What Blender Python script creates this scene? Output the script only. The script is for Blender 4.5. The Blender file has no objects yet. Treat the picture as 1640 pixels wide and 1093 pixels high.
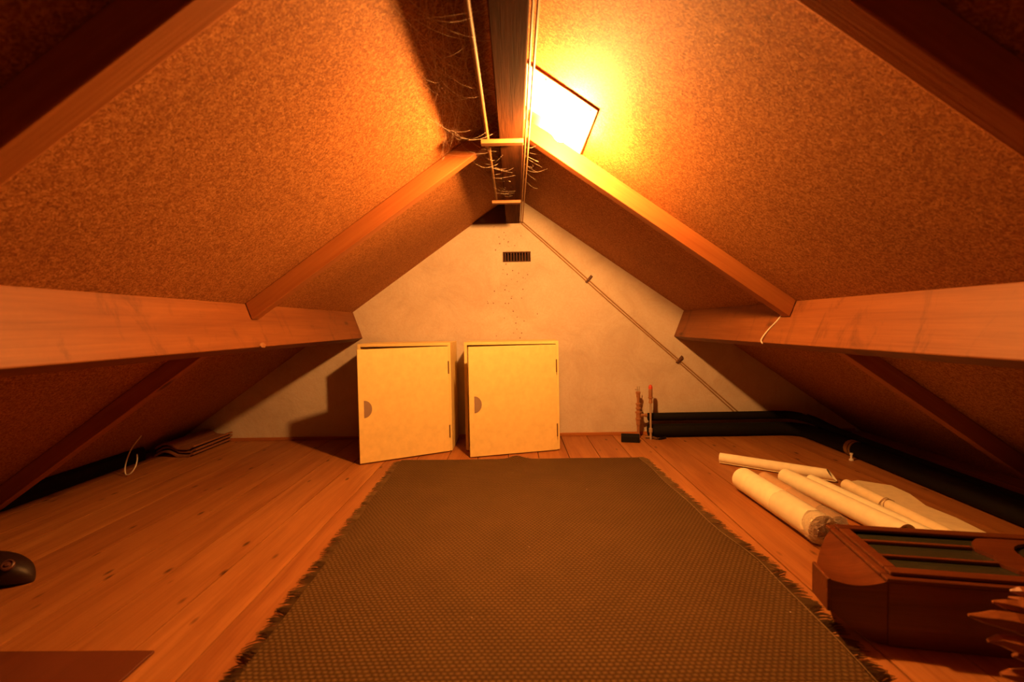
import bpy, math, random
from mathutils import Vector, Matrix
random.seed(7)
SC = bpy.context.scene
COL = SC.collection

# ------------------------------------------------------------------ camera
F_PX, CX, CY = 729.0, 820.0, 546.5
EYE = Vector((0, 0, .83))
VP, ROLL = (825.0, 521.0), math.radians(1.0)
fwd = Vector(((VP[0]-CX)/F_PX, (VP[1]-CY)/F_PX, 1)).normalized()      # world +Y in lens axes (right, down, forward)
upv = Vector((-math.sin(ROLL), -math.cos(ROLL), 0)); upv = (upv-fwd*upv.dot(fwd)).normalized()
rgt = fwd.cross(upv)
lens_right = Vector((rgt[0], fwd[0], upv[0])); lens_down = Vector((rgt[1], fwd[1], upv[1])); lens_fwd = Vector((rgt[2], fwd[2], upv[2]))
cam_d = bpy.data.cameras.new('camera'); cam = bpy.data.objects.new('camera', cam_d); COL.objects.link(cam)
m3 = Matrix((lens_right, -lens_down, -lens_fwd)).transposed()
cam.matrix_world = Matrix.Translation(EYE) @ m3.to_4x4()
cam_d.sensor_width = 36; cam_d.lens = 36*F_PX/1640; cam_d.clip_start = .02
cam_d.dof.use_dof = True; cam_d.dof.focus_distance = 2.7; cam_d.dof.aperture_fstop = 2.4
SC.camera = cam

# ------------------------------------------------------------------ world, exposure
w = bpy.data.worlds.new('world'); SC.world = w; w.use_nodes = True
w.node_tree.nodes['Background'].inputs[0].default_value = (0, 0, 0, 1)
w.node_tree.nodes['Background'].inputs[1].default_value = 0
SC.view_settings.view_transform = 'Standard'; SC.view_settings.look = 'None'
SC.view_settings.exposure = 0.0; SC.view_settings.gamma = 1.0; SC.view_settings.use_curve_mapping = False
LAMP = Vector((.190, 1.76, 1.555)); LAMP_COLOUR = (1.0, .395, .088, 1); LAMP_STRENGTH = 3950

# ------------------------------------------------------------------ mesh helpers
class MB:
    def __init__(s): s.v = []; s.f = []
    def box(s, a, b):
        n = len(s.v); (x0, y0, z0), (x1, y1, z1) = a, b
        s.v += [(x0,y0,z0),(x1,y0,z0),(x1,y1,z0),(x0,y1,z0),(x0,y0,z1),(x1,y0,z1),(x1,y1,z1),(x0,y1,z1)]
        s.f += [tuple(n+i for i in q) for q in ((0,3,2,1),(4,5,6,7),(0,1,5,4),(1,2,6,5),(2,3,7,6),(3,0,4,7))]
        return s
    def prism(s, poly, t0, t1, axis='y'):
        n = len(s.v); k = len(poly)
        def P(a, b, t): return {'y': (a, t, b), 'x': (t, a, b), 'z': (a, b, t)}[axis]
        s.v += [P(a, b, t0) for a, b in poly] + [P(a, b, t1) for a, b in poly]
        s.f += [tuple(range(n, n+k)), tuple(range(n+2*k-1, n+k-1, -1))]
        s.f += [(n+i, n+k+i, n+k+(i+1) % k, n+(i+1) % k) for i in range(k)]
        return s
    def tube(s, pts, r, n=10, caps=True):
        pts = [Vector(p) for p in pts]; k = len(pts); b = len(s.v)
        rs = r if isinstance(r, (list, tuple)) else [r]*k
        tang = [(pts[min(i+1, k-1)]-pts[max(i-1, 0)]).normalized() for i in range(k)]
        ref = Vector((0, 0, 1)) if abs(tang[0].z) < .9 else Vector((1, 0, 0))
        u = (ref-tang[0]*ref.dot(tang[0])).normalized()
        for i in range(k):
            u = (u-tang[i]*u.dot(tang[i])).normalized(); v = tang[i].cross(u)
            for j in range(n):
                a = 2*math.pi*j/n; s.v.append(tuple(pts[i]+(u*math.cos(a)+v*math.sin(a))*rs[i]))
        for i in range(k-1):
            for j in range(n):
                j2 = (j+1) % n; s.f.append((b+i*n+j, b+i*n+j2, b+(i+1)*n+j2, b+(i+1)*n+j))
        if caps: s.f += [tuple(range(b+n-1, b-1, -1)), tuple(range(b+(k-1)*n, b+k*n))]
        return s
    def lathe(s, prof, c, axis=(0, 0, 1), n=16):
        ax = Vector(axis).normalized(); c = Vector(c); b = len(s.v)
        u = ax.orthogonal().normalized(); v = ax.cross(u); k = len(prof)
        for r, h in prof:
            for j in range(n):
                a = 2*math.pi*j/n; s.v.append(tuple(c+ax*h+(u*math.cos(a)+v*math.sin(a))*max(r, 1e-5)))
        for i in range(k-1):
            for j in range(n):
                j2 = (j+1) % n; s.f.append((b+i*n+j, b+i*n+j2, b+(i+1)*n+j2, b+(i+1)*n+j))
        s.f += [tuple(range(b+n-1, b-1, -1)), tuple(range(b+(k-1)*n, b+k*n))]
        return s
    def build(s, name, m, parent=None, loc=(0, 0, 0), rot=(0, 0, 0), smooth=False, bevel=0, seg=2):
        me = bpy.data.meshes.new(name); me.from_pydata(s.v, [], s.f); me.update()
        import bmesh
        bm = bmesh.new(); bm.from_mesh(me); bmesh.ops.recalc_face_normals(bm, faces=bm.faces)
        if bevel:
            es = [e for e in bm.edges if len(e.link_faces) == 2 and e.calc_face_angle(0) > .5]
            bmesh.ops.bevel(bm, geom=es, offset=bevel, segments=seg, profile=.5, affect='EDGES', clamp_overlap=True)
        bm.to_mesh(me); bm.free()
        if smooth:
            for p in me.polygons: p.use_smooth = True
            try: me.set_sharp_from_angle(angle=math.radians(40))
            except Exception: pass
        me.materials.append(m)
        o = bpy.data.objects.new(name, me); COL.objects.link(o)
        o.location = loc; o.rotation_euler = rot
        if parent: o.parent = parent
        return o
def tag(o, label, cat, group=None):
    o['label'] = label; o['category'] = cat
    if group: o['group'] = group
    return o
def thing(name, label, cat, loc=(0, 0, 0), rz=0, group=None):
    o = bpy.data.objects.new(name, None); o.empty_display_size = .05; COL.objects.link(o)
    o.location = loc; o.rotation_euler = (0, 0, rz); return tag(o, label, cat, group)
def struct(o): o['kind'] = 'structure'; return o
def smooth_path(pts, n=8):
    pts = [Vector(p) for p in pts]; q = [pts[0]*2-pts[1]]+pts+[pts[-1]*2-pts[-2]]; out = []
    for i in range(1, len(q)-2):
        for j in range(n):
            t = j/n; a, b, c, d = q[i-1:i+3]
            out.append(.5*((2*b)+(c-a)*t+(2*a-5*b+4*c-d)*t*t+(3*b-a-3*c+d)*t**3))
    return out+[pts[-1]]

# ------------------------------------------------------------------ materials
def mat(name):
    m = bpy.data.materials.new(name); m.use_nodes = True; nt = m.node_tree
    return m, nt, nt.nodes['Principled BSDF']
def nd(nt, t, ins=None, **kw):
    n = nt.nodes.new(t)
    for k, v in kw.items(): setattr(n, k, v)
    for k, v in (ins or {}).items():
        if isinstance(v, bpy.types.NodeSocket): nt.links.new(v, n.inputs[k])
        else: n.inputs[k].default_value = v
    return n
def ramp(nt, fac, stops):
    r = nt.nodes.new('ShaderNodeValToRGB'); nt.links.new(fac, r.inputs[0]); el = r.color_ramp.elements
    while len(el) < len(stops): el.new(.5)
    for e, (p, c) in zip(el, stops): e.position = p; e.color = (*c, 1) if len(c) == 3 else c
    return r.outputs[0]
def mth(nt, op, a, b=0.0):
    n = nt.nodes.new('ShaderNodeMath'); n.operation = op
    for i, v in enumerate((a, b)):
        if isinstance(v, bpy.types.NodeSocket): nt.links.new(v, n.inputs[i])
        else: n.inputs[i].default_value = v
    return n.outputs[0]
def mixc(nt, f, a, b, mode='MIX'):
    n = nt.nodes.new('ShaderNodeMixRGB'); n.blend_type = mode
    for i, v in enumerate((f, a, b)):
        if isinstance(v, bpy.types.NodeSocket): nt.links.new(v, n.inputs[i])
        elif i == 0: n.inputs[0].default_value = v
        else: n.inputs[i].default_value = (*v, 1)
    return n.outputs[0]
def bump(nt, h, s, d, bs):
    b = nd(nt, 'ShaderNodeBump', {'Height': h, 'Strength': s, 'Distance': d}); nt.links.new(b.outputs[0], bs.inputs['Normal'])
def plain(name, c, rough=.6, metal=0, spec=.4):
    m, nt, bs = mat(name)
    no = nd(nt, 'ShaderNodeTexNoise', {'Scale': 30.0, 'Detail': 3.0})
    tc = nd(nt, 'ShaderNodeTexCoord'); nt.links.new(tc.outputs['Object'], no.inputs['Vector'])
    col = mixc(nt, no.outputs['Fac'], tuple(x*.85 for x in c), tuple(min(1, x*1.12) for x in c))
    nt.links.new(col, bs.inputs['Base Color'])
    bs.inputs['Roughness'].default_value = rough; bs.inputs['Metallic'].default_value = metal
    bs.inputs['Specular IOR Level'].default_value = spec
    return m
def wood(name, light, dark, axis='y', rough=.55, knots=.0, vary=.0, grain=1.0, spec=.35, knotcol=(.05, .015, .004), stain=0):
    m, nt, bs = mat(name)
    tc = nd(nt, 'ShaderNodeTexCoord'); oi = nd(nt, 'ShaderNodeObjectInfo')
    off = nd(nt, 'ShaderNodeCombineXYZ', {'X': mth(nt, 'MULTIPLY', oi.outputs['Random'], 37.0), 'Y': mth(nt, 'MULTIPLY', oi.outputs['Random'], 91.0), 'Z': mth(nt, 'MULTIPLY', oi.outputs['Random'], 13.0)})
    vec = nd(nt, 'ShaderNodeVectorMath', {0: tc.outputs['Object'], 1: off.outputs[0]}, operation='ADD').outputs[0]
    sc = {'x': (1.2, 16, 16), 'y': (16, 1.2, 16), 'z': (16, 16, 1.2)}[axis]
    mp = nd(nt, 'ShaderNodeMapping', {'Vector': vec, 'Scale': sc})
    n1 = nd(nt, 'ShaderNodeTexNoise', {'Vector': mp.outputs[0], 'Scale': .9*grain, 'Detail': 5.0, 'Roughness': .62, 'Distortion': .6})
    sc2 = {'x': (3, 160, 160), 'y': (160, 3, 160), 'z': (160, 160, 3)}[axis]
    mp2 = nd(nt, 'ShaderNodeMapping', {'Vector': vec, 'Scale': sc2})
    n2 = nd(nt, 'ShaderNodeTexNoise', {'Vector': mp2.outputs[0], 'Scale': grain, 'Detail': 2.0})
    fac = mth(nt, 'ADD', mth(nt, 'MULTIPLY', n1.outputs['Fac'], .75), mth(nt, 'MULTIPLY', n2.outputs['Fac'], .25))
    col = ramp(nt, fac, [(.32, dark), (.66, light)])
    if knots:
        sck = {'x': (2.2, 6, 6), 'y': (6, 2.2, 6), 'z': (6, 6, 2.2)}[axis]
        mk = nd(nt, 'ShaderNodeMapping', {'Vector': vec, 'Scale': sck})
        vo = nd(nt, 'ShaderNodeTexVoronoi', {'Vector': mk.outputs[0], 'Scale': knots, 'Randomness': 1.0})
        kf = ramp(nt, vo.outputs['Distance'], [(.05, (.85, .85, .85)), (.13, (0, 0, 0))])
        col = mixc(nt, kf, col, knotcol)
    if vary:
        col = mixc(nt, 1.0, col, nd(nt, 'ShaderNodeCombineColor', {0: mth(nt, 'ADD', mth(nt, 'MULTIPLY', oi.outputs['Random'], vary), 1-vary), 1: mth(nt, 'ADD', mth(nt, 'MULTIPLY', oi.outputs['Random'], vary*1.3), 1-vary*1.3), 2: mth(nt, 'ADD', mth(nt, 'MULTIPLY', oi.outputs['Random'], vary*1.3), 1-vary*1.3)}).outputs[0], 'MULTIPLY')
    if stain:
        ms = nd(nt, 'ShaderNodeMapping', {'Vector': vec, 'Scale': (2.0, 5.0, 2.0)})
        ns = nd(nt, 'ShaderNodeTexNoise', {'Vector': ms.outputs[0], 'Scale': 1.4, 'Detail': 5.0, 'Roughness': .7, 'Distortion': 1.2})
        col = mixc(nt, stain, col, ramp(nt, ns.outputs['Fac'], [(.34, (.35, .30, .26)), (.46, (1, 1, 1)), (.60, (1, 1, 1)), (.72, (1.0, 1.0, 1.0))]), 'MULTIPLY')
    nt.links.new(col, bs.inputs['Base Color'])
    bs.inputs['Roughness'].default_value = rough; bs.inputs['Specular IOR Level'].default_value = spec
    bump(nt, n2.outputs['Fac'], .25, .002, bs)
    return m
M = {}
M['floor'] = wood('pine_floor', (.47, .205, .060), (.285, .100, .024), 'y', rough=.5, knots=2.1, vary=.25, grain=1.3)
M['pine_y'] = wood('pine_beam', (.245, .085, .022), (.155, .044, .010), 'y', knots=1.1, stain=.5)
M['pine_x'] = wood('pine_rafter', (.42, .155, .040), (.29, .090, .020), 'x', knots=.9)
M['batten'] = wood('pine_batten', (.33, .15, .05), (.23, .095, .03), 'x')
M['dark_y'] = wood('dark_beam', (.115, .040, .012), (.038, .012, .004), 'y', grain=2.2, rough=.9, spec=.08)
M['dark_x'] = wood('dark_board', (.14, .06, .025), (.05, .02, .01), 'x')
M['mahogany_x'] = wood('mahogany', (.165, .048, .013), (.075, .018, .005), 'x', rough=.32, spec=.5)
M['brownboard'] = wood('brown_board', (.13, .034, .009), (.10, .023, .006), 'y', rough=.6)
M['tile'] = plain('clay_tile', (.22, .080, .032), .8)
M['cream'] = plain('cream_paint', (.80, .63, .255), .45)
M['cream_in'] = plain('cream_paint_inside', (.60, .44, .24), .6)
M['pull'] = plain('grey_finger_pull', (.28, .19, .13), .5)
M['hinge'] = plain('dark_hinge', (.20, .11, .05), .45, .6)
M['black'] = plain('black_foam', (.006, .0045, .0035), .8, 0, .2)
M['band'] = plain('brown_tape', (.25, .14, .06), .6)
M['copper'] = plain('copper', (.50, .25, .12), .35, .5)
M['steel'] = plain('dull_steel', (.50, .40, .30), .4, .4)
M['red'] = plain('red_plastic', (.62, .07, .03), .45)
M['white'] = plain('white_plastic', (.80, .76, .70), .5)
M['whitepanel'] = plain('white_panel', (.82, .80, .74), .6)
M['paneledge'] = plain('panel_edge', (.20, .07, .025), .7)
M['conduit'] = plain('cream_conduit', (.20, .105, .040), .6, 0, .2)
M['cable'] = plain('tan_cable', (.36, .20, .08), .5)
M['clip'] = plain('dark_clip', (.10, .04, .02), .6)
M['dark'] = plain('dark_hollow', (.010, .005, .003), .95)
M['vent'] = plain('vent_brown', (.075, .028, .014), .8)
M['paper'] = plain('cream_paper', (.92, .88, .66), .7)
M['paper2'] = plain('tan_paper', (.88, .78, .52), .7)
M['kraft'] = plain('speckled_wrap', (.58, .38, .21), .6)
M['gadget'] = plain('dark_rubber', (.016, .005, .004), .5)
M['gadget2'] = plain('dark_ring', (.10, .035, .025), .4)
M['fringe'] = plain('olive_yarn', (.125, .072, .022), .9)
M['thread'] = plain('pale_thread', (.26, .17, .07), .8)
M['carved'] = wood('carved_wood', (.34, .115, .035), (.18, .055, .015), 'x', rough=.35, spec=.5)
M['rearwall'] = plain('rear_plaster', (.45, .34, .24), .9)
M['spider'] = plain('cobweb_silk', (.75, .6, .45), .8)
def m_glass():
    m, nt, bs = mat('dark_glass')
    bs.inputs['Base Color'].default_value = (.035, .035, .020, 1); bs.inputs['Roughness'].default_value = .25
    return m
M['glass'] = m_glass()
def m_film():
    m, nt, bs = mat('clear_wrap')
    bs.inputs['Base Color'].default_value = (.9, .85, .8, 1); bs.inputs['Roughness'].default_value = .12
    bs.inputs['Alpha'].default_value = .14; bs.inputs['Specular IOR Level'].default_value = 1.0
    no = nd(nt, 'ShaderNodeTexNoise', {'Scale': 45.0, 'Detail': 3.0, 'Distortion': 1.5})
    bump(nt, no.outputs['Fac'], .8, .02, bs)
    return m
M['film'] = m_film()
def m_crinkle():
    m, nt, bs = mat('crinkled_wrap')
    bs.inputs['Base Color'].default_value = (.70, .56, .42, 1); bs.inputs['Roughness'].default_value = .14
    bs.inputs['Alpha'].default_value = .42; bs.inputs['Specular IOR Level'].default_value = 1.0
    no = nd(nt, 'ShaderNodeTexNoise', {'Scale': 70.0, 'Detail': 3.0, 'Distortion': 2.0})
    tc = nd(nt, 'ShaderNodeTexCoord'); nt.links.new(tc.outputs['Object'], no.inputs['Vector'])
    bump(nt, no.outputs['Fac'], 1.0, .02, bs)
    return m
M['crinkle'] = m_crinkle()
def m_chip():
    m, nt, bs = mat('chipboard')
    tc = nd(nt, 'ShaderNodeTexCoord')
    dn = nd(nt, 'ShaderNodeTexNoise', {'Vector': tc.outputs['Object'], 'Scale': 60.0, 'Detail': 2.0})
    vec = mixc(nt, .02, tc.outputs['Object'], dn.outputs['Color'], 'ADD')
    vo = nd(nt, 'ShaderNodeTexVoronoi', {'Vector': vec, 'Scale': 215.0})
    sp = nd(nt, 'ShaderNodeSeparateColor', {0: vo.outputs['Color']})
    no = nd(nt, 'ShaderNodeTexNoise', {'Vector': tc.outputs['Object'], 'Scale': 270.0, 'Detail': 3.0, 'Roughness': .75})
    big = nd(nt, 'ShaderNodeTexNoise', {'Vector': tc.outputs['Object'], 'Scale': 2.2, 'Detail': 3.0})
    f = mth(nt, 'ADD', mth(nt, 'MULTIPLY', sp.outputs[0], .5), mth(nt, 'MULTIPLY', no.outputs['Fac'], .55))
    col = ramp(nt, f, [(.14, (.150, .046, .009)), (.48, (.325, .124, .031)), (.74, (.50, .225, .066)), (.95, (.78, .43, .16))])
    col = mixc(nt, .35, col, ramp(nt, big.outputs['Fac'], [(.3, (.62, .62, .62)), (.7, (1, 1, 1))]), 'MULTIPLY')
    nt.links.new(col, bs.inputs['Base Color']); bs.inputs['Roughness'].default_value = .75; bs.inputs['Specular IOR Level'].default_value = .25
    bump(nt, f, .6, .004, bs)
    return m
M['chip'] = m_chip()
def m_plaster():
    m, nt, bs = mat('old_plaster')
    tc = nd(nt, 'ShaderNodeTexCoord'); v = tc.outputs['Object']
    n1 = nd(nt, 'ShaderNodeTexNoise', {'Vector': v, 'Scale': 4.0, 'Detail': 6.0, 'Roughness': .65, 'Distortion': .8})
    n2 = nd(nt, 'ShaderNodeTexNoise', {'Vector': v, 'Scale': 60.0, 'Detail': 3.0})
    col = ramp(nt, n1.outputs['Fac'], [(.3, (.49, .41, .335)), (.5, (.57, .50, .42)), (.7, (.62, .55, .475))])
    vo = nd(nt, 'ShaderNodeTexVoronoi', {'Vector': v, 'Scale': 34.0})
    sp = ramp(nt, vo.outputs['Distance'], [(.10, (1, 1, 1)), (.22, (0, 0, 0))])
    # specks of missing plaster in a ragged column below the vent
    sx = nd(nt, 'ShaderNodeSeparateXYZ', {0: v})
    band = mth(nt, 'SUBTRACT', .16, mth(nt, 'ABSOLUTE', mth(nt, 'ADD', sx.outputs[0], .02)))
    pick = mth(nt, 'GREATER_THAN', mth(nt, 'ADD', mth(nt, 'MULTIPLY', band, 1.6), nd(nt, 'ShaderNodeTexNoise', {'Vector': v, 'Scale': 14.0, 'Detail': 2.0}).outputs['Fac']), .60)
    col = mixc(nt, mth(nt, 'MULTIPLY', mth(nt, 'MULTIPLY', sp, pick), .9), col, (.16, .06, .03))
    wv = nd(nt, 'ShaderNodeTexNoise', {'Vector': v, 'Scale': 9.0, 'Detail': 8.0, 'Roughness': .75, 'Distortion': 3.0})
    vein = ramp(nt, wv.outputs['Fac'], [(.475, (0, 0, 0)), (.5, (.45, .45, .45)), (.525, (0, 0, 0))])
    col = mixc(nt, vein, col, (.50, .33, .20))
    nt.links.new(col, bs.inputs['Base Color']); bs.inputs['Roughness'].default_value = .85; bs.inputs['Specular IOR Level'].default_value = .2
    bump(nt, mth(nt, 'ADD', n1.outputs['Fac'], mth(nt, 'MULTIPLY', n2.outputs['Fac'], .15)), .35, .02, bs)
    return m
M['plaster'] = m_plaster()
def m_rug():
    m, nt, bs = mat('woven_rug')
    tc = nd(nt, 'ShaderNodeTexCoord'); sx = nd(nt, 'ShaderNodeSeparateXYZ', {0: tc.outputs['Object']})
    dn = nd(nt, 'ShaderNodeTexNoise', {'Vector': tc.outputs['Object'], 'Scale': 35.0, 'Detail': 2.0})
    wob = mth(nt, 'MULTIPLY', mth(nt, 'SUBTRACT', dn.outputs['Fac'], .5), .5)
    u = mth(nt, 'ADD', mth(nt, 'MULTIPLY', sx.outputs[0], 1/.0165), wob); v = mth(nt, 'ADD', mth(nt, 'MULTIPLY', sx.outputs[1], 1/.0125), wob)
    row = mth(nt, 'FLOOR', v)
    u2 = mth(nt, 'ADD', u, mth(nt, 'MULTIPLY', mth(nt, 'MODULO', row, 2.0), .5))
    h = mth(nt, 'MULTIPLY', mth(nt, 'ABSOLUTE', mth(nt, 'SINE', mth(nt, 'MULTIPLY', u2, math.pi))), mth(nt, 'ABSOLUTE', mth(nt, 'SINE', mth(nt, 'MULTIPLY', v, math.pi))))
    big = nd(nt, 'ShaderNodeTexNoise', {'Vector': tc.outputs['Object'], 'Scale': 5.0, 'Detail': 4.0})
    fine = nd(nt, 'ShaderNodeTexNoise', {'Vector': tc.outputs['Object'], 'Scale': 300.0, 'Detail': 2.0})
    col = ramp(nt, mth(nt, 'ADD', mth(nt, 'MULTIPLY', h, .8), mth(nt, 'MULTIPLY', fine.outputs['Fac'], .25)), [(.1, (.047, .023, .006)), (.5, (.082, .044, .013)), (1.0, (.125, .075, .025))])
    col = mixc(nt, .4, col, ramp(nt, big.outputs['Fac'], [(.3, (.7, .7, .7)), (.7, (1, 1, 1))]), 'MULTIPLY')
    vo = nd(nt, 'ShaderNodeTexVoronoi', {'Vector': tc.outputs['Object'], 'Scale': 9.0})
    lint = ramp(nt, vo.outputs['Distance'], [(.012, (.8, .8, .8)), (.022, (0, 0, 0))])
    col = mixc(nt, lint, col, (.6, .5, .35))
    nt.links.new(col, bs.inputs['Base Color']); bs.inputs['Roughness'].default_value = .9; bs.inputs['Specular IOR Level'].default_value = .15
    bump(nt, mth(nt, 'ADD', h, mth(nt, 'MULTIPLY', fine.outputs['Fac'], .2)), .55, .005, bs)
    return m
M['rug'] = m_rug()
def m_bulb():
    m, nt, bs = mat('bulb_glow')
    nt.nodes.remove(bs)
    e = nd(nt, 'ShaderNodeEmission', {'Color': LAMP_COLOUR, 'Strength': float(LAMP_STRENGTH)})
    nt.links.new(e.outputs[0], nt.nodes['Material Output'].inputs[0])
    return m
M['bulb'] = m_bulb()

# ------------------------------------------------------------------ room shell
YB, YR = 3.37, -2.4          # back gable, rear gable
APEX, SL = 1.787, .70
roof = lambda x: APEX-SL*abs(x)
XE = APEX/SL
fl = struct(MB().box((-XE-.1, YR, -.08), (XE+.1, YB+.1, -.026)).build('floor', M['dark_x']))
PW, GAP = .1905, .0045
seams = [.324+PW*k for k in range(-16, 13)]
plank_me = {}
for x0, x1 in zip(seams[:-1], seams[1:]):
    g = .009 if abs(x1-.895) < .03 else GAP
    a, b = max(x0+GAP/2, -XE), min(x1-g/2, XE)
    if b-a < .03: continue
    wdt = round(b-a, 4); key = wdt
    if key not in plank_me:
        o = MB().box((-wdt/2, YR, -.025), (wdt/2, YB, 0)).build('plank', M['floor'], fl); plank_me[key] = o.data
    else:
        o = bpy.data.objects.new('plank', plank_me[key]); COL.objects.link(o); o.parent = fl
    o.location = ((a+b)/2, 0, random.uniform(-.0012, .0))
VX0, VX1, VZ0, VZ1 = -.082, .123, 1.295, 1.370
def gable(name, y0, y1, m, hole):
    mb = MB(); hw = lambda z: (APEX+.05-z)/SL
    if hole:
        mb.prism([(-hw(-.08), -.08), (hw(-.08), -.08), (hw(VZ0), VZ0), (-hw(VZ0), VZ0)], y0, y1)
        mb.prism([(-hw(VZ0), VZ0), (VX0, VZ0), (VX0, VZ1), (-hw(VZ1), VZ1)], y0, y1)
        mb.prism([(VX1, VZ0), (hw(VZ0), VZ0), (hw(VZ1), VZ1), (VX1, VZ1)], y0, y1)
        mb.prism([(-hw(VZ1), VZ1), (hw(VZ1), VZ1), (0, APEX+.05)], y0, y1)
    else:
        mb.prism([(-hw(-.08), -.08), (hw(-.08), -.08), (0, APEX+.05)], y0, y1)
    return struct(mb.build(name, m))
gable('wall_back', YB, YB+.1, M['plaster'], True)
gable('wall_rear', YR-.1, YR, M['rearwall'], False)
T = .05
for s, nm in ((-1, 'ceiling_left'), (1, 'ceiling_right')):
    struct(MB().prism([(0, APEX), (s*(XE+.05), -.035), (s*(XE+.05), T-.02), (0, APEX+T)], YR, YB).build(nm, M['chip']))
struct(MB().box((-2.50, YB-.014, 0), (2.50, YB, .022)).build('baseboard_back', M['pine_x'], bevel=.002))

# vent grille in the gable
v = thing('vent_grille', 'small dark vent grille with upright bars high on the plaster gable', 'vent', ((VX0+VX1)/2, YB, VZ0))
hw, hh = (VX1-VX0)/2, VZ1-VZ0
MB().box((-hw, .05, 0), (hw, .07, hh)).build('backing', M['dark'], v)
MB().box((-hw, -.003, 0), (hw, .05, .008)).box((-hw, -.003, hh-.008), (hw, .05, hh)).box((-hw, -.003, .008), (-hw+.008, .05, hh-.008)).box((hw-.008, -.003, .008), (hw, .05, hh-.008)).build('frame', M['vent'], v)
bar = None
for k in range(9):
    x = -hw+.008+(k+.5)*(2*hw-.016)/9+.0
    if bar is None: bar = MB().box((-.0045, 0, .008), (.0045, .03, hh-.008)).build('bar', M['vent'], v); o = bar
    else: o = bpy.data.objects.new('bar', bar.data); COL.objects.link(o); o.parent = v
    o.location = (x, 0, 0)

# ------------------------------------------------------------------ timbers
PUR = {-1: [(-1.2, .947), (-1.132, .753), (-1.203, .728), (-1.264, .902)], 1: [(1.244, .916), (1.170, .726), (1.240, .699), (1.307, .872)]}
for s, lb in ((-1, 'long pine purlin beam along the left roof slope'), (1, 'long pine purlin beam along the right roof slope, white cord hanging on it')):
    tag(MB().prism(PUR[s], YR, YB).build('purlin', M['pine_y'], bevel=.004), lb, 'beam', 'purlins')
splint = MB(); splint.v = [(-.004, -.045, 0), (.006, -.030, -.016), (.007, .010, -.018), (.003, .028, .0), (.0015, .0, .014), (-.005, -.02, .010), (-.004, .0, -.012)]
splint.f = [(0, 1, 5), (1, 2, 4, 5), (2, 3, 4), (0, 5, 6), (5, 4, 3, 6), (0, 6, 1), (1, 6, 2), (2, 6, 3)]
splint.v = [(x*.8, y*.6, z*.75) for x, y, z in splint.v]
splint.build('splinter', M['batten'], bpy.data.objects['purlin'], loc=(-1.130, 2.03, .762))
DR = .075; VD = DR*math.sqrt(1+SL*SL)
def isect(p, q):        # where the rafter's underside line meets the segment p -> q
    (x0, z0), (x1, z1) = p, q; g = lambda t: (z0+(z1-z0)*t)-(APEX-VD-SL*abs(x0+(x1-x0)*t))
    a, b = 0, 1
    for _ in range(40):
        c = (a+b)/2
        if g(a)*g(c) <= 0: b = c
        else: a = c
    return (x0+(x1-x0)*a, z0+(z1-z0)*a)
LB = {(2.02, -1): 'pine rafter on the left slope near the back gable, above the purlin', (2.02, 1): 'brightly lit pine rafter beside the lamp on the right slope',
      (.727, -1): 'near pine rafter crossing the upper left corner', (.727, 1): 'near pine rafter with a knot crossing the upper right corner'}
LL = {(2.02, -1): 'shaded lower rafter below the left purlin, running down to the floor', (2.02, 1): 'shaded lower rafter below the right purlin, above the black pipes'}
def timber(name, poly, y0, wd, m):
    # grain runs along the slope: build in a frame turned to the slope
    ang = math.atan2(poly[1][1]-poly[0][1], poly[1][0]-poly[0][0]); c, s_ = math.cos(-ang), math.sin(-ang); ox, oz = poly[0]
    loc = [((x-ox)*c-(z-oz)*s_, (x-ox)*s_+(z-oz)*c) for x, z in poly]
    return MB().prism(loc, 0, wd).build(name, m, loc=(ox, y0, oz), rot=(0, -ang, 0), bevel=.003)
for y0 in (2.02, .727):
    for s in (-1, 1):
        P = PUR[s]; A, B, C, D = P
        lo = isect(A, B); x0 = .052 if s > 0 else -.057
        poly = [(x0, roof(x0)-.001), (A[0]-s*.0025, A[1]+.0011), (lo[0]-s*.0025, lo[1]+.0017), (x0, roof(x0)-VD)]
        tag(timber('rafter', poly, y0, .055, M['pine_x']), LB[(y0, s)], 'beam', 'rafters')
        if y0 < 1: continue          # the near lower rafters lie wholly outside the view
        lo2 = isect(D, C)
        poly = [(D[0]+s*.004, D[1]-.0038), (s*(XE-.002), .0005), (s*(XE-VD/SL), .0005), (lo2[0]+s*.004, lo2[1]-.0028)]
        tag(timber('lower_rafter', poly, y0, .055, M['pine_x']), LL[(y0, s)], 'beam', 'lower rafters')
BZ = 1.576
tag(MB().box((-.052, YR, BZ), (.047, YB, 1.74)).build('ridge_beam', M['dark_y'], bevel=.004), 'rough dark brown ridge beam under the roof apex', 'beam')
tag(MB().prism([(-.300, 1.573), (-.054, 1.573), (-.054, roof(.054)-.003), (-.300, roof(.300)-.003)], YB-.022, YB).build('gable_board', M['dark_x'], bevel=.002), 'dark board against the gable left of the ridge beam end', 'board')

# white heat panel on the right slope, beside the bulb
al = math.atan(SL)
pl = thing('roof_panel', 'white square panel with brown edges on the roof slope behind the bulb', 'panel', (.058, 1.612, roof(.058)))
pl.rotation_euler = (0, al, 0)
L = (.303-.058)/math.cos(al); Wd = 2.018-1.612
MB().box((.004, .004, -.007), (L-.004, Wd, -.0002)).build('board', M['whitepanel'], pl)
MB().box((0, 0, -.0065), (L, .004, -.0002)).box((L-.004, .004, -.0065), (L, Wd, -.0002)).build('edge_strip', M['paneledge'], pl)
for a, b in ((.085, .020), (L-.025, .022)): MB().lathe([(.0035, -.0095), (.0035, -.007)], (a, b, 0), n=8).build('screw', M['clip'], pl)

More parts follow.
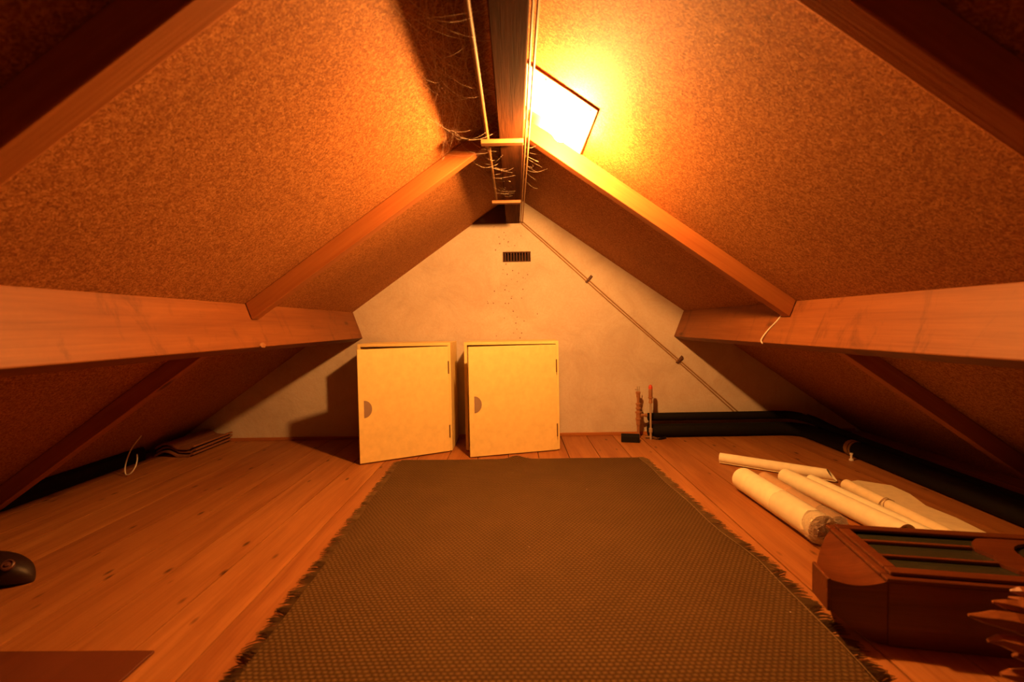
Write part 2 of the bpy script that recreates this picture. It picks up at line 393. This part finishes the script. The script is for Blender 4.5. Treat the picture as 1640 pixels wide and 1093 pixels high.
# battens under the ridge beam carrying a conduit
for y, lb in ((1.862, 'nearer pine cross batten nailed under the ridge beam'), (2.755, 'farther pine cross batten under the ridge beam near the gable')):
    tag(MB().box((-.125, -.016, -.017), (.046, .016, 0)).build('cross_batten', M['batten'], loc=(0, y, BZ), bevel=.0015), lb, 'batten', 'battens under the ridge beam')
tag(MB().tube([(-.098, YR+.01, BZ+.008), (-.098, 1.0, BZ+.008), (-.098, 2.80, BZ+.008)], .008, 12).build('conduit', M['conduit'], smooth=True), 'cream plastic conduit resting on the battens left of the ridge beam', 'conduit')
# two cables along the ridge beam, then down the gable
for k, lb in ((0, 'upper of the two tan cables running down the plaster gable'), (1, 'lower of the two tan cables running down the plaster gable')):
    x = .0545+(.013 if k == 0 else 0); dz = .009 if k == 0 else -.008
    nx, nz = .6467, .7628
    p0 = Vector((.066+nx*dz*.9, YB-.007, 1.577+nz*dz*.9)); p1 = Vector((1.640+nx*dz, YB-.007, .145+nz*dz))
    path = [(x, YR+.01, 1.583), (x, 1.5, 1.583), (x, 3.2, 1.583), (x, YB-.03, 1.582), (x+.002, YB-.012, 1.579), tuple(p0)] + [tuple(p0.lerp(p1, t)+Vector((0, 0, .004*math.sin(t*9+k)))) for t in (.1, .2, .4, .6, .8, 1)]
    tag(MB().tube(path, .0042, 8).build('cable', M['cable' if k else 'cable'], smooth=True), lb, 'cable', 'cables on the gable')
for (x, z), lb in (((.549, 1.158), 'dark cable clip on the gable just below the right slope'), ((1.211, .553), 'dark cable clip on the gable near the right purlin end')):
    tag(MB().box((-.006, -.020, -.027), (.006, 0, .027)).box((-.010, -.006, -.034), (.010, 0, .034)).build('cable_clip', M['clip'], loc=(x, YB, z), rot=(0, math.radians(41), 0), bevel=.002), lb, 'clip', 'cable clips')
tag(MB().box((0, -.045, 0), (.018, .045, .05)).build('junction_box', M['conduit'], loc=(.047, 1.88, 1.612), bevel=.004), 'small cream junction box on the side of the ridge beam', 'junction box')

# lamp: holder on the ridge beam's side, bare bulb towards the panel
base = Vector((.0475, 1.765, 1.640)); axis = (LAMP-base).normalized(); dist = (LAMP-base).length
lp = thing('bare_bulb_lamp', 'glowing bare bulb in a holder on the ridge beam, lighting the attic', 'lamp', base)
MB().lathe([(.024, 0), (.024, .010), (.019, .014)], (0, 0, 0), (1, 0, 0), 20).build('mounting_plate', M['white'], lp, smooth=True)
MB().lathe([(.016, .008), (.018, .02), (.018, dist-.072), (.0155, dist-.066)], (0, 0, 0), axis, 18).build('holder', M['white'], lp, smooth=True)
prof = [(.012, -.066), (.013, -.055), (.016, -.042), (.022, -.026), (.0275, -.012), (.030, 0), (.0285, .011), (.023, .021), (.013, .0275), (.001, .030)]
MB().lathe([(r, h+dist) for r, h in prof], (0, 0, 0), axis, 24).build('bulb', M['bulb'], lp, smooth=True)

# ------------------------------------------------------------------ cabinets
def cabinet(x0, x1, yf, rz, ang, labels, h=.722, d=.325, group='cream cabinets'):
    W = x1-x0; t = .019
    r = thing('wall_cabinet', labels, 'cabinet', (x1, yf, 0), rz, group)
    for a, b in ((-W, -W+t), (-t, 0)): MB().box((a, 0, .004), (b, d, h)).build('side_panel', M['cream'], r, bevel=.001, seg=1)
    MB().box((-W+t, 0, h-t), (-t, d, h)).build('top_panel', M['cream'], r, bevel=.001, seg=1)
    MB().box((-W+t, 0, .004), (-t, d, .004+t)).build('bottom_panel', M['cream'], r, bevel=.001, seg=1)
    MB().box((-W+t, d-.006, .004+t), (-t, d, h-t)).build('back_panel', M['cream_in'], r)
    MB().box((-W+t, .02, h*.5), (-t, d-.006, h*.5+t)).build('shelf', M['cream_in'], r)
    dw = W-2*t-.006; dz0, dz1 = .006, h-t-.004
    door = MB().box((-dw, -.018, dz0), (0, 0, dz1)).build('door', M['cream'], r, loc=(-t-.002, -.001, 0), rot=(0, 0, ang), bevel=.0015, seg=1)
    pz = dz0+(dz1-dz0)*.475
    half = [(-dw+.032+.047*math.cos(a), pz+.053*math.sin(a)) for a in [math.pi*(-.5+i/14) for i in range(15)]]
    pull = MB().prism(half, -.0200, -.0175).build('finger_pull', M['pull'], door)
    for zz in (dz0+(dz1-dz0)*.19, dz0+(dz1-dz0)*.80):
        MB().tube([(0, -.0185, zz-.042), (0, -.0185, zz+.042)], .0042, 8).build('hinge', M['hinge'], door)
    return r
cabinet(-1.045, -.430, 2.995, math.radians(0.0), math.radians(27), 'cream cabinet with its door half open, left of the pair against the gable')
cabinet(-.340, .282, 2.985, math.radians(-.8), math.radians(15.0), 'cream cabinet with its door slightly ajar, right of the pair against the gable')

# ------------------------------------------------------------------ rug
rg = thing('woven_rug', 'olive brown woven rug with fringed sides on the plank floor', 'rug', (0, 0, 0))
def lerp_tab(tab, y):
    for (y0, a), (y1, b) in zip(tab[:-1], tab[1:]):
        if y <= y1: return a+(b-a)*(y-y0)/(y1-y0)
    return tab[-1][1]
LT = [(-.1, -.672), (1.04, -.672), (1.47, -.680), (2.0, -.695), (2.775, -.712)]
RT = [(-.1, .795), (1.0, .805), (1.3, .820), (1.53, .822), (1.75, .792), (2.1, .772), (2.775, .742)]
NX, NY, Y0, Y1 = 60, 110, -.1, 2.768
def rug_z(x, y):
    z = .009+.0012*math.sin(x*9+y*3)+.001*math.sin(y*14-x*4)
    e = max(0, 1-(Y1-y)/.10)
    return z+e*(.020*math.exp(-((x+.005)/.05)**2)+.004*math.exp(-((x-.35)/.2)**2))
mb = MB()
for j in range(NY+1):
    y = Y0+(Y1-Y0)*j/NY; xl, xr = lerp_tab(LT, y), lerp_tab(RT, y)
    for i in range(NX+1):
        x = xl+(xr-xl)*i/NX
        ye = y-.012*math.sin(2.2*x+.5)*(j/NY)
        mb.v.append((x+.004*math.sin(y*11)*(i in (0, NX)), ye, rug_z(x, y)))
for j in range(NY):
    for i in range(NX):
        a = j*(NX+1)+i; mb.f.append((a, a+1, a+NX+2, a+NX+1))
rim = [i for i in range(NX+1)]+[j*(NX+1)+NX for j in range(1, NY+1)]+[NY*(NX+1)+i for i in range(NX-1, -1, -1)]+[j*(NX+1) for j in range(NY-1, 0, -1)]
n0 = len(mb.v); mb.v += [(mb.v[i][0], mb.v[i][1], .0008) for i in rim]
for k in range(len(rim)): k2 = (k+1) % len(rim); mb.f.append((rim[k], n0+k, n0+k2, rim[k2]))
mb.build('weave', M['rug'], rg, smooth=True)
for s, tab in ((-1, LT), (1, RT)):
    f = MB(); y = Y0
    while y < Y1-.005:
        x = lerp_tab(tab, y); clump = math.sin(y*70)+.6*math.sin(y*31+s)
        ln = random.uniform(.030, .050); dy = random.uniform(-.012, .012)+.012*clump; 
        if s > 0: ln *= 1.15
        n = len(f.v); hw_ = random.uniform(.0014, .0026)
        pts = [(x-s*.003, y, .006), (x+s*ln*.5, y+dy*.5, .004+random.uniform(0, .005)), (x+s*ln, y+dy, .002+random.uniform(0, .003))]
        for q, (a, b, c) in enumerate(pts):
            ww = hw_*(1, .9, .35)[q]; f.v += [(a, b-ww, c), (a, b+ww, c), (a, b, c+ww*1.6)]
        for q in range(2):
            for e in range(3): e2 = (e+1) % 3; f.f.append((n+q*3+e, n+q*3+e2, n+q*3+3+e2, n+q*3+3+e))
        f.f.append((n+6, n+7, n+8))
        y += random.uniform(.0026, .0058)
    fo = f.build('fringe', M['fringe'], rg); fo['kind'] = 'stuff'
th = [(lerp_tab(RT, y)-.002+.003*math.sin(y*13), y, rug_z(lerp_tab(RT, y), y)+.0018) for y in [.3+i*.04 for i in range(62)]]
MB().tube(th, .0009, 5).build('edge_thread', M['thread'], rg)

# ------------------------------------------------------------------ paper rolls (axis from far end to near end)
def roll_shell(p0, p1, r, th=.004, start=0.0, sweep=2*math.pi, n=30, segs=6, spiral=0, skew=0):
    """hollow tube or open curl, given the axis ends"""
    mb = MB(); p0, p1 = Vector(p0), Vector(p1); ax = (p1-p0).normalized(); u = Vector((0, 0, 1)); u = (u-ax*u.dot(ax)).normalized(); v = ax.cross(u)
    closed = abs(sweep-2*math.pi) < 1e-6 and not spiral; m = n if closed else n+1
    for i in range(segs+1):
        c = p0.lerp(p1, i/segs)
        for ro in (0, 1):
            for j in range(m):
                a = start+sweep*j/n; rr = r*(1-spiral*j/n)-(th if ro else 0)
                mb.v.append(tuple(c+(u*math.cos(a)+v*math.sin(a))*rr+ax*(skew*(i/segs)*(1-math.cos(a))*.5)))
    S = 2*m
    for i in range(segs):
        for j in range(n):
            j2 = (j+1) % m; a, b = i*S, (i+1)*S
            mb.f += [(a+j, a+j2, b+j2, b+j), (a+m+j, b+m+j, b+m+j2, a+m+j2)]
        if not closed: mb.f += [(i*S, (i+1)*S, (i+1)*S+m, i*S+m), (i*S+n, i*S+m+n, (i+1)*S+m+n, (i+1)*S+n)]
    for i in (0, segs):
        for j in range(n):
            j2 = (j+1) % m; a = i*S; mb.f.append((a+j, a+m+j, a+m+j2, a+j2))
    return mb
R1 = .055
A0, A1 = Vector((1.105, 2.215, R1+.001)), Vector((1.118, 1.655, R1+.001))
t = thing('paper_roll', 'thick cream paper roll wrapped in clear plastic, beside the rug', 'paper roll', (1.109, 1.95, 0), 0, 'paper rolls')
o_ = Vector((1.109, 1.95, 0))
roll_shell(A0-o_, A1-o_, R1, .022).build('roll', M['paper'], t, smooth=True)
ad = (A1-A0).normalized()
MB().lathe([(R1-.022, -.52), (R1-.022, -.012), (.014, -.010)], A1-o_, ad, 20).build('core', M['kraft'], t, smooth=True)
def crumple(c, ad, prof, n, j):
    m = MB().lathe(prof, c, ad, n); m.v = [(x+random.uniform(-j, j), y+random.uniform(-j, j), max(.0008, z+random.uniform(-j*.6, j))) for x, y, z in m.v]
    return m
crumple(A1-o_, ad, [(R1+.002, -.045), (R1+.003, -.02), (R1+.002, .004), (R1-.004, .020), (R1-.016, .026), (R1-.028, .014), (.018, .022), (.010, .012), (.002, .020)], 22, .0045).build('crinkled_end', M['crinkle'], t)
wr = MB().lathe([(R1+.0010, -.25), (R1+.0018, -.12), (R1+.0015, -.045)], A1-o_, ad, 28)
wr.v = [(x+random.uniform(-.002, .002), y+random.uniform(-.002, .002), z+random.uniform(-.001, .002)) for x, y, z in wr.v]
wr.build('plastic_wrap', M['film'], t, smooth=True)
R2 = .036
B0, B1 = Vector((1.235, 2.265, R2+.001)), Vector((1.230, 1.735, R2+.001)); o_ = Vector((1.233, 2.0, 0))
t = thing('paper_roll', 'slim tan speckled paper roll in clear plastic, next to the thick roll', 'paper roll', o_, 0, 'paper rolls')
roll_shell(B0-o_, B1-o_, R2, .012).build('roll', M['kraft'], t, smooth=True)
ad = (B1-B0).normalized()
crumple(B1-o_, ad, [(R2+.001, -.10), (R2+.004, -.05), (R2+.002, .0), (R2-.006, .022), (.016, .036), (.008, .030), (.002, .036)], 20, .004).build('crinkled_end', M['crinkle'], t)
wr = MB().lathe([(R2+.001, -.30), (R2+.0022, -.15), (R2+.0015, -.10)], B1-o_, ad, 24)
wr.v = [(x+random.uniform(-.002, .002), y+random.uniform(-.002, .002), z+random.uniform(-.001, .002)) for x, y, z in wr.v]
wr.build('plastic_wrap', M['film'], t, smooth=True)
bandp = lambda c, ad, r, k: [tuple(c+ (Vector((0,0,1))*math.cos(a)+ad.cross(Vector((0,0,1)))*math.sin(a))*r+ad*(.004*math.sin(2*a+k))) for a in [2*math.pi*i/20 for i in range(21)]]
# white rolls lying side by side behind
def simple_roll(p0, p1, r, m, label, band=None, **kw):
    p0, p1 = Vector(p0), Vector(p1); c = (p0+p1)/2; c.z = 0
    t = thing('paper_roll', label, 'paper roll', c, 0, 'paper rolls')
    roll_shell(p0-c, p1-c, r, **kw).build('roll', m, t, smooth=True)
    if band is not None:
        ad = (p1-p0).normalized()
        for k in range(3): MB().tube(bandp(p0-c+ad*(band+.011*k), ad, r+.0015, k*2.1), .0012, 5, False).build('rubber_band', M['cable'], t)
    return t
simple_roll((1.352, 2.285, .041), (1.412, 1.640, .041), .040, M['paper'], 'wide white paper roll between the tan roll and the banded roll', th=.004)
simple_roll((1.462, 2.255, .030), (1.503, 1.640, .030), .029, M['paper'], 'plain white paper roll lying left of the banded roll', th=.003)
simple_roll((1.590, 2.190, .028), (1.578, 1.640, .028), .027, M['paper2'], 'cream paper roll held by a rubber band, beside the flat sheet', band=.24, th=.003)
simple_roll((1.187, 2.650, .032), (1.590, 2.330, .032), .031, M['paper'], 'loosely curled white paper roll farthest from the rug, open dark end', th=.0022, start=math.radians(140), sweep=math.radians(430), spiral=.14, n=40, skew=.045)
mb = MB(); sh = [(1.655, 2.29), (1.74, 2.315), (1.845, 2.235), (1.838, 2.12), (1.79, 1.985), (1.80, 1.86), (1.775, 1.70), (1.615, 1.66), (1.618, 1.90), (1.63, 2.12)]
mb.prism(sh, 0, .0015, 'z'); 
mb.v = [(x, y, z+.004+.012*max(0, math.sin(x*14+y*5))*(1 if y > 1.8 else .4)) for x, y, z in mb.v]
tag(mb.build('paper_sheet', M['paper2']), 'flat creased white paper sheet on the floor beside the banded roll', 'paper')

# ------------------------------------------------------------------ clock case lying on the floor
ck = thing('clock_case', 'dark wooden clock case with glazed door lying on its back', 'clock case', (.928, 1.130, 0), math.atan2(-.18, .984))
CL, CW, CH = .78, .305, .168
MB().box((0, 0, 0), (CL, CW, CH)).build('body', M['mahogany_x'], ck, bevel=.004)
rimo = lambda a: [(a, a), (CL-a, a), (CL-a, CW-a), (a, CW-a)]
dr = MB()
def frame(mb, o, i, z0, z1):
    ox0, oy0, ox1, oy1 = o; ix0, iy0, ix1, iy1 = i
    mb.box((ox0, oy0, z0), (ox1, iy0, z1)); mb.box((ox0, iy1, z0), (ox1, oy1, z1)); mb.box((ox0, iy0, z0), (ix0, iy1, z1)); mb.box((ix1, iy0, z0), (ox1, iy1, z1))
frame(dr, (-.006, -.006, CL+.006, CW+.006), (.022, .022, CL-.022, CW-.022), CH, CH+.010)
dr.build('rim_moulding', M['mahogany_x'], ck, bevel=.003)
d2 = MB(); frame(d2, (.010, .010, CL-.010, CW-.010), (.040, .040, CL-.040, CW-.040), CH+.0102, CH+.020)
door = d2.build('door_frame', M['mahogany_x'], ck, bevel=.003)
MB().box((.041, .041, CH+.0005), (CL-.041, CW-.041, CH+.004)).build('glass', M['glass'], door)
for yy in (.118, .205): MB().box((.040, yy-.006, CH+.0045), (.318, yy+.006, CH+.014)).build('glazing_bar', M['mahogany_x'], door, bevel=.002)
cx, cy, rr = .495, CW/2, .092
arc = [(cx+rr*math.cos(a), cy+rr*math.sin(a)) for a in [math.pi*(.5+i/12) for i in range(13)]]
edge = [(.372, CW-.041), (.352, CW-.058), (.322, CW-.090), (.316, CW-.110), (.330, CW-.130), (.334, cy), (.330, .130), (.316, .110), (.322, .090), (.352, .058), (.372, .041)]
sp = MB(); n = len(edge)
top = [(cx, CW-.041)]+edge+[(cx, .041)]
# board between the shaped left edge and the round dial opening, built as a strip
m_ = 13
def along(poly, t):
    ls = [math.dist(a, b) for a, b in zip(poly[:-1], poly[1:])]; T_ = t*sum(ls)
    for l, a, b in zip(ls, poly[:-1], poly[1:]):
        if T_ <= l+1e-9: return (a[0]+(b[0]-a[0])*T_/l, a[1]+(b[1]-a[1])*T_/l)
        T_ -= l
    return poly[-1]
O = [along(top, i/(m_-1)) for i in range(m_)]
for z in (CH+.0045, CH+.015): sp.v += [(x, y, z) for x, y in O]+[(x, y, z) for x, y in arc]
for i in range(m_-1):
    for b in (0, 2*m_): sp.f.append((b+i, b+i+1, b+m_+i+1, b+m_+i))
    sp.f.append((i, i+1, 2*m_+i+1, 2*m_+i)); sp.f.append((m_+i, m_+i+1, 3*m_+i+1, 3*m_+i))
sp.build('spandrel', M['mahogany_x'], door)
# bracket end: top plan tapers, underside rises to the end block
br = MB(); K = 10
for i in range(K+1):
    t_ = i/K; x = -.128*t_
    back = CW-.012-(CW-.095)*(t_**1.25); 
    ztop = CH-.002-.016*math.sin(math.pi*min(1, t_*1.0))*.8-.006*t_; zb = .002+.078*(t_**1.6)
    br.v += [(x, .003, zb), (x, back, zb), (x, back, ztop), (x, .003, ztop)]
for i in range(K):
    for e in range(4): e2 = (e+1) % 4; br.f.append((i*4+e, i*4+e2, i*4+4+e2, i*4+4+e))
br.f += [(0, 1, 2, 3), (K*4+3, K*4+2, K*4+1, K*4)]
bo = br.build('bracket_end', M['mahogany_x'], ck, smooth=True)
MB().box((-.138, .0, .078), (-.1285, .088, .164)).build('end_block', M['mahogany_x'], bo, bevel=.003)

# carved ornament at the lower right edge
oc = thing('carved_ornament', 'carved brown wooden ornament with pointed leaf prongs in front of the clock case', 'ornament', (1.10, .86, 0))
MB().lathe([(.085, 0), (.085, .02), (.05, .03), (.035, .07), (.045, .12), (.06, .18), (.05, .24), (.02, .27)], (0, 0, 0), n=20).build('stem', M['carved'], oc, smooth=True)
def prong(p0, p1, r, flat=.6):
    p0, p1 = Vector(p0), Vector(p1); pts = [p0.lerp(p1, i/8)+Vector((0, 0, .006*math.sin(math.pi*i/8))) for i in range(9)]
    return MB().tube([q+Vector((0, random.uniform(-.003, .003), random.uniform(-.003, .003))) for q in pts], [r*k*random.uniform(.9, 1.1) for k in (.8, 1.0, 1.1, 1.08, 1.0, .9, .74, .5, .14)], 6).build('prong', M['carved'], oc)
for q in (((.0, .01, .195), (-.190, .050, .226), .021), ((.02, .0, .225), (-.135, .06, .246), .019), ((.0, -.01, .165), (-.172, .030, .188), .022), ((.0, -.03, .115), (-.165, .01, .134), .024), ((.02, .02, .245), (-.085, .07, .262), .018),
          ((.0, -.02, .145), (-.125, .03, .160), .019), ((.02, -.03, .20), (-.10, -.01, .216), .020), ((.02, -.05, .155), (-.09, -.03, .176), .020), ((.03, .03, .21), (-.06, .10, .230), .018)): prong(*q)

# ------------------------------------------------------------------ black pipes and valves at the back right
YP = 3.285
lowp = smooth_path([(.955, YP, .048), (1.3, YP, .048), (1.7, YP, .048), (1.93, YP, .048), (2.03, YP-.06, .048), (2.045, YP-.18, .048), (2.035, 2.7, .048), (2.01, 2.2, .048), (1.985, 1.6, .048), (1.97, .9, .048), (1.96, .2, .048)], 6)
pb = thing('lagged_pipe', 'lower black foam-lagged pipe along the gable and right eaves', 'pipe', (1.5, YP, 0), 0, 'black lagged pipes')
o_ = Vector((1.5, YP, 0))
MB().tube([p-o_ for p in lowp], .047, 16).build('lagging', M['black'], pb, smooth=True)
MB().tube([Vector((2.0358, 2.765, .048))-o_, Vector((2.0345, 2.735, .048))-o_], .049, 16).build('tape_band', M['band'], pb, smooth=True)
MB().tube([Vector((2.0345, 2.728, .048))-o_, Vector((2.034, 2.712, .048))-o_], .0485, 16).build('tape_band', M['band'], pb, smooth=True)
upp = smooth_path([(.955, YP+.01, .146), (1.3, YP+.01, .146), (1.7, YP+.01, .146), (1.90, YP+.01, .146), (1.985, YP-.02, .146), (2.06, YP-.12, .132), (2.11, 3.0, .09), (2.135, 2.5, .06), (2.13, 1.8, .045), (2.12, 1.0, .045), (2.11, .2, .045)], 6)
pa = thing('lagged_pipe', 'upper black foam-lagged pipe running above the other along the gable', 'pipe', (1.5, YP, .1), 0, 'black lagged pipes')
o_ = Vector((1.5, YP, .1))
MB().tube([p-o_ for p in upp], .029, 16).build('lagging', M['black'], pa, smooth=True)
MB().tube([Vector((2.03, YP-.06, .142))-o_, Vector((2.045, YP-.085, .138))-o_], .031, 16).build('tape_band', M['band'], pa, smooth=True)
tag(MB().lathe([(.012, 0), (.012, .008), (.006, .012), (.006, .034), (.009, .036), (.009, .044)], (0, 0, 0), n=12).build('pipe_support', M['white'], loc=(1.960, 2.66, 0), smooth=True), 'small white peg standing beside the black pipe', 'peg')
ra = thing('valve_riser', 'shorter copper riser with ringed fittings and tap top, left of the pair', 'valve', (.878, 3.272, 0), 0, 'copper risers')
MB().lathe([(.011, 0), (.011, .09), (.016, .092), (.016, .10), (.017, .13), (.021, .133), (.021, .143), (.016, .146), (.016, .178), (.022, .18), (.022, .19), (.013, .194), (.013, .205), (.019, .209), (.019, .219), (.013, .223), (.013, .236), (.018, .24), (.018, .25), (.010, .255), (.010, .292), (.014, .296), (.014, .318), (.018, .322), (.018, .334), (.010, .337)], (0, 0, 0), n=16).build('riser', M['copper'], ra, smooth=True)
MB().tube([(-.022, 0, .352), (.004, 0, .346)], .004, 6).tube([(-.005, 0, .335), (-.006, 0, .372)], .003, 6).tube([(.009, 0, .335), (.010, 0, .372)], .003, 6).build('tap_top', M['steel'], ra)
MB().lathe([(.013, 0), (.013, .014), (.010, .016), (.010, .034), (.014, .036), (.014, .048)], (.014, -.001, .163), (1, 0, 0), 14).build('side_branch', M['copper'], ra, smooth=True)
rb = thing('valve_riser', 'taller thin riser with a red cap, right of the pair', 'valve', (.950, 3.215, 0), 0, 'copper risers')
MB().lathe([(.008, 0), (.008, .05), (.013, .052), (.013, .08), (.007, .084), (.007, .26)], (0, 0, 0), n=14).build('riser', M['steel'], rb, smooth=True)
MB().lathe([(.013, .26), (.014, .27), (.011, .275), (.011, .292), (.017, .296), (.017, .303)], (0, 0, 0), n=16).build('collar', M['copper'], rb, smooth=True)
MB().lathe([(.013, .303), (.014, .31), (.0135, .36), (.013, .362)], (0, 0, 0), n=16).build('copper_sleeve', M['copper'], rb, smooth=True)
MB().lathe([(.0142, .362), (.0142, .376), (.009, .388), (.004, .391)], (0, 0, 0), n=16).build('red_cap', M['red'], rb, smooth=True)
MB().tube([(-.03, .03, .012), (.015, .02, .012), (.04, -.02, .010)], .009, 8).build('foot_joint', M['hinge'], rb, smooth=True)
prof = [(-.028, 0), (.028, 0), (.028, .02), (.026, .038), (.017, .052), (0, .057), (-.017, .052), (-.026, .038), (-.028, .02)]
tag(MB().prism(prof, -.062, .062, 'x').build('foam_offcut', M['black'], loc=(.792, 3.165, 0), rot=(0, 0, math.radians(-12)), bevel=.003), 'short black foam offcut lying on the floor beside the copper risers', 'foam')
tag(MB().tube([(-.02, 0, .006), (.0, .006, .008), (.03, .02, .012), (.045, .035, .014)], [.006, .008, .008, .004], 8).build('foam_scrap', M['black'], loc=(1.02, 3.20, 0)), 'tiny black foam scrap on the floor below the lagged pipe', 'foam')

# ------------------------------------------------------------------ left side
def tile_poly():
    top = []; n = 16
    for i in range(n+1):
        x = -.13+.26*i/n; z = .030*math.sin(math.pi*min(1, max(0, (i/n-.0)/.55)))if i/n < .55 else -.004*math.sin(math.pi*(i/n-.55)/.45)
        if i/n > .93: z += .012
        top.append((x, z))
    return top+[(x, z-.012) for x, z in reversed(top)]
for k, lb in enumerate(('lowest clay roof tile of the stack by the left eaves', 'middle clay roof tile of the stack by the left eaves', 'topmost clay roof tile of the stack by the left eaves')):
    tag(MB().prism(tile_poly(), -.20, .20).build('roof_tile', M['tile'], loc=(-2.255+.004*k, 3.145+.012*(k % 2), .0165+.0245*k), rot=(0, 0, math.radians((0, 1.2, -.8)[k]))), lb, 'roof tile', 'stacked clay roof tiles')
lp_ = smooth_path([(-2.225, 2.66, .215), (-2.262, 2.63, .145), (-2.275, 2.60, .06), (-2.255, 2.575, .012), (-2.222, 2.57, .018), (-2.203, 2.58, .05), (-2.206, 2.60, .085), (-2.222, 2.62, .115)], 8)
tag(MB().tube(lp_, .0034, 6).build('wire_loop', M['white'], smooth=True), 'thin white wire loop hanging from the left eaves to the floor', 'wire')
cd = smooth_path([(1.243, 2.085, .905), (1.214, 2.10, .842), (1.190, 2.15, .786), (1.166, 2.165, .742), (1.163, 2.15, .722)], 6)
tag(MB().tube(cd, .0028, 6).build('loose_wire', M['white'], smooth=True), 'short white cord draped over the face of the right purlin', 'cord')
tag(MB().prism([(-2.405, .001), (-2.400, .030), (-2.403, .070), (-2.415, .088), (-2.425, .0835), (-2.520, .018), (-2.535, .001)], 2.08, 2.90).build('eaves_shade_strip', M['black'], bevel=.003), 'long black strip standing in for the deep shade along the left eaves', 'lagging')  # black wedge added to stand in for the dark shade under the left eaves
# dark rounded gadget at the left edge
gd = thing('dark_gadget', 'dark rounded device with two round knobs at the left edge of the floor', 'device', (-1.735, 1.475, 0), math.radians(4))
g = MB(); K = 24
for i in range(K+1):
    t_ = 1-(1-i/K)**1.6; x = -.20+.31*t_; sc = max(.06, math.sqrt(max(0, 1-max(0, (t_-.5)/.5)**2)))
    for j in range(14):
        a = 2*math.pi*j/14; ca, sa = math.cos(a), math.sin(a)
        yy = .058*sc*abs(ca)**.7*(1 if ca > 0 else -1); zz = .050*(sc*.85+.15)*abs(sa)**.7*(1 if sa > 0 else -1)
        g.v.append((x, yy, .050*(sc*.85+.15)+zz*.98+.001))
for i in range(K):
    for j in range(14): j2 = (j+1) % 14; g.f.append((i*14+j, i*14+j2, i*14+14+j2, i*14+14+j))
g.f += [tuple(range(13, -1, -1)), tuple(range(K*14, K*14+14))]
g.build('body', M['gadget'], gd, smooth=True)
for x, ky, kz, kr in ((.066, -.034, .076, .66), (-.004, -.050, .086, .85)): MB().lathe([(.026*kr, -.004), (.026*kr, .006), (.020*kr, .008), (.019*kr, .004), (.010*kr, .004), (.009*kr, .009), (.002, .010)], (x, ky, kz), (.35, -.60, .70), 18).build('knob', M['gadget2'], gd, smooth=True)
tag(MB().box((-.55, -.6, 0), (0, 0, .007)).build('floor_board', M['brownboard'], loc=(-.945, 1.140, 0.0005), rot=(0, 0, math.radians(-.5)), bevel=.001, seg=1), 'flat dark brown board lying on the floor in the lower left corner', 'board')

# cobwebs between the ridge beam and the left slope
cb = MB()
def strand(a, b, sag, r=.00022):
    a, b = Vector(a), Vector(b); k = 7; j = Vector((random.uniform(-.02, .02), random.uniform(-.03, .03), 0))
    cb.tube([a.lerp(b, i/k)+Vector((0, 0, -sag*math.sin(math.pi*i/k)))+j*math.sin(math.pi*i/k) for i in range(k+1)], r, 3, False)
for _ in range(165):
    y = random.uniform(1.0, 2.0); x = random.uniform(-.30, -.10); a = (x, y, roof(x)-.002)
    if random.random() < .55: b = (random.uniform(-.32, -.12), y+random.uniform(.15, .6), 0); b = (b[0], min(b[1], 2.0), roof(b[0])-.003)
    else: b = (-.055, y+random.uniform(-.1, .3), random.uniform(1.58, 1.66))
    strand(a, b, random.uniform(.01, .06))
for _ in range(30):
    y = random.uniform(2.1, 2.7); strand((random.uniform(-.2, -.1), y, 1.64), (random.uniform(-.06, .02), y+random.uniform(-.2, .2), 1.575), random.uniform(.0, .04))
for _ in range(9):
    y = random.uniform(2.1, 2.6); strand((.05, y, random.uniform(1.58, 1.7)), (random.uniform(.1, .2), y-random.uniform(0, .15), random.uniform(1.585, 1.62)), random.uniform(.0, .03))
co = cb.build('cobweb', M['spider']); co['kind'] = 'stuff'; tag(co, 'fine dusty cobwebs strung between the ridge beam and the left slope', 'cobweb')
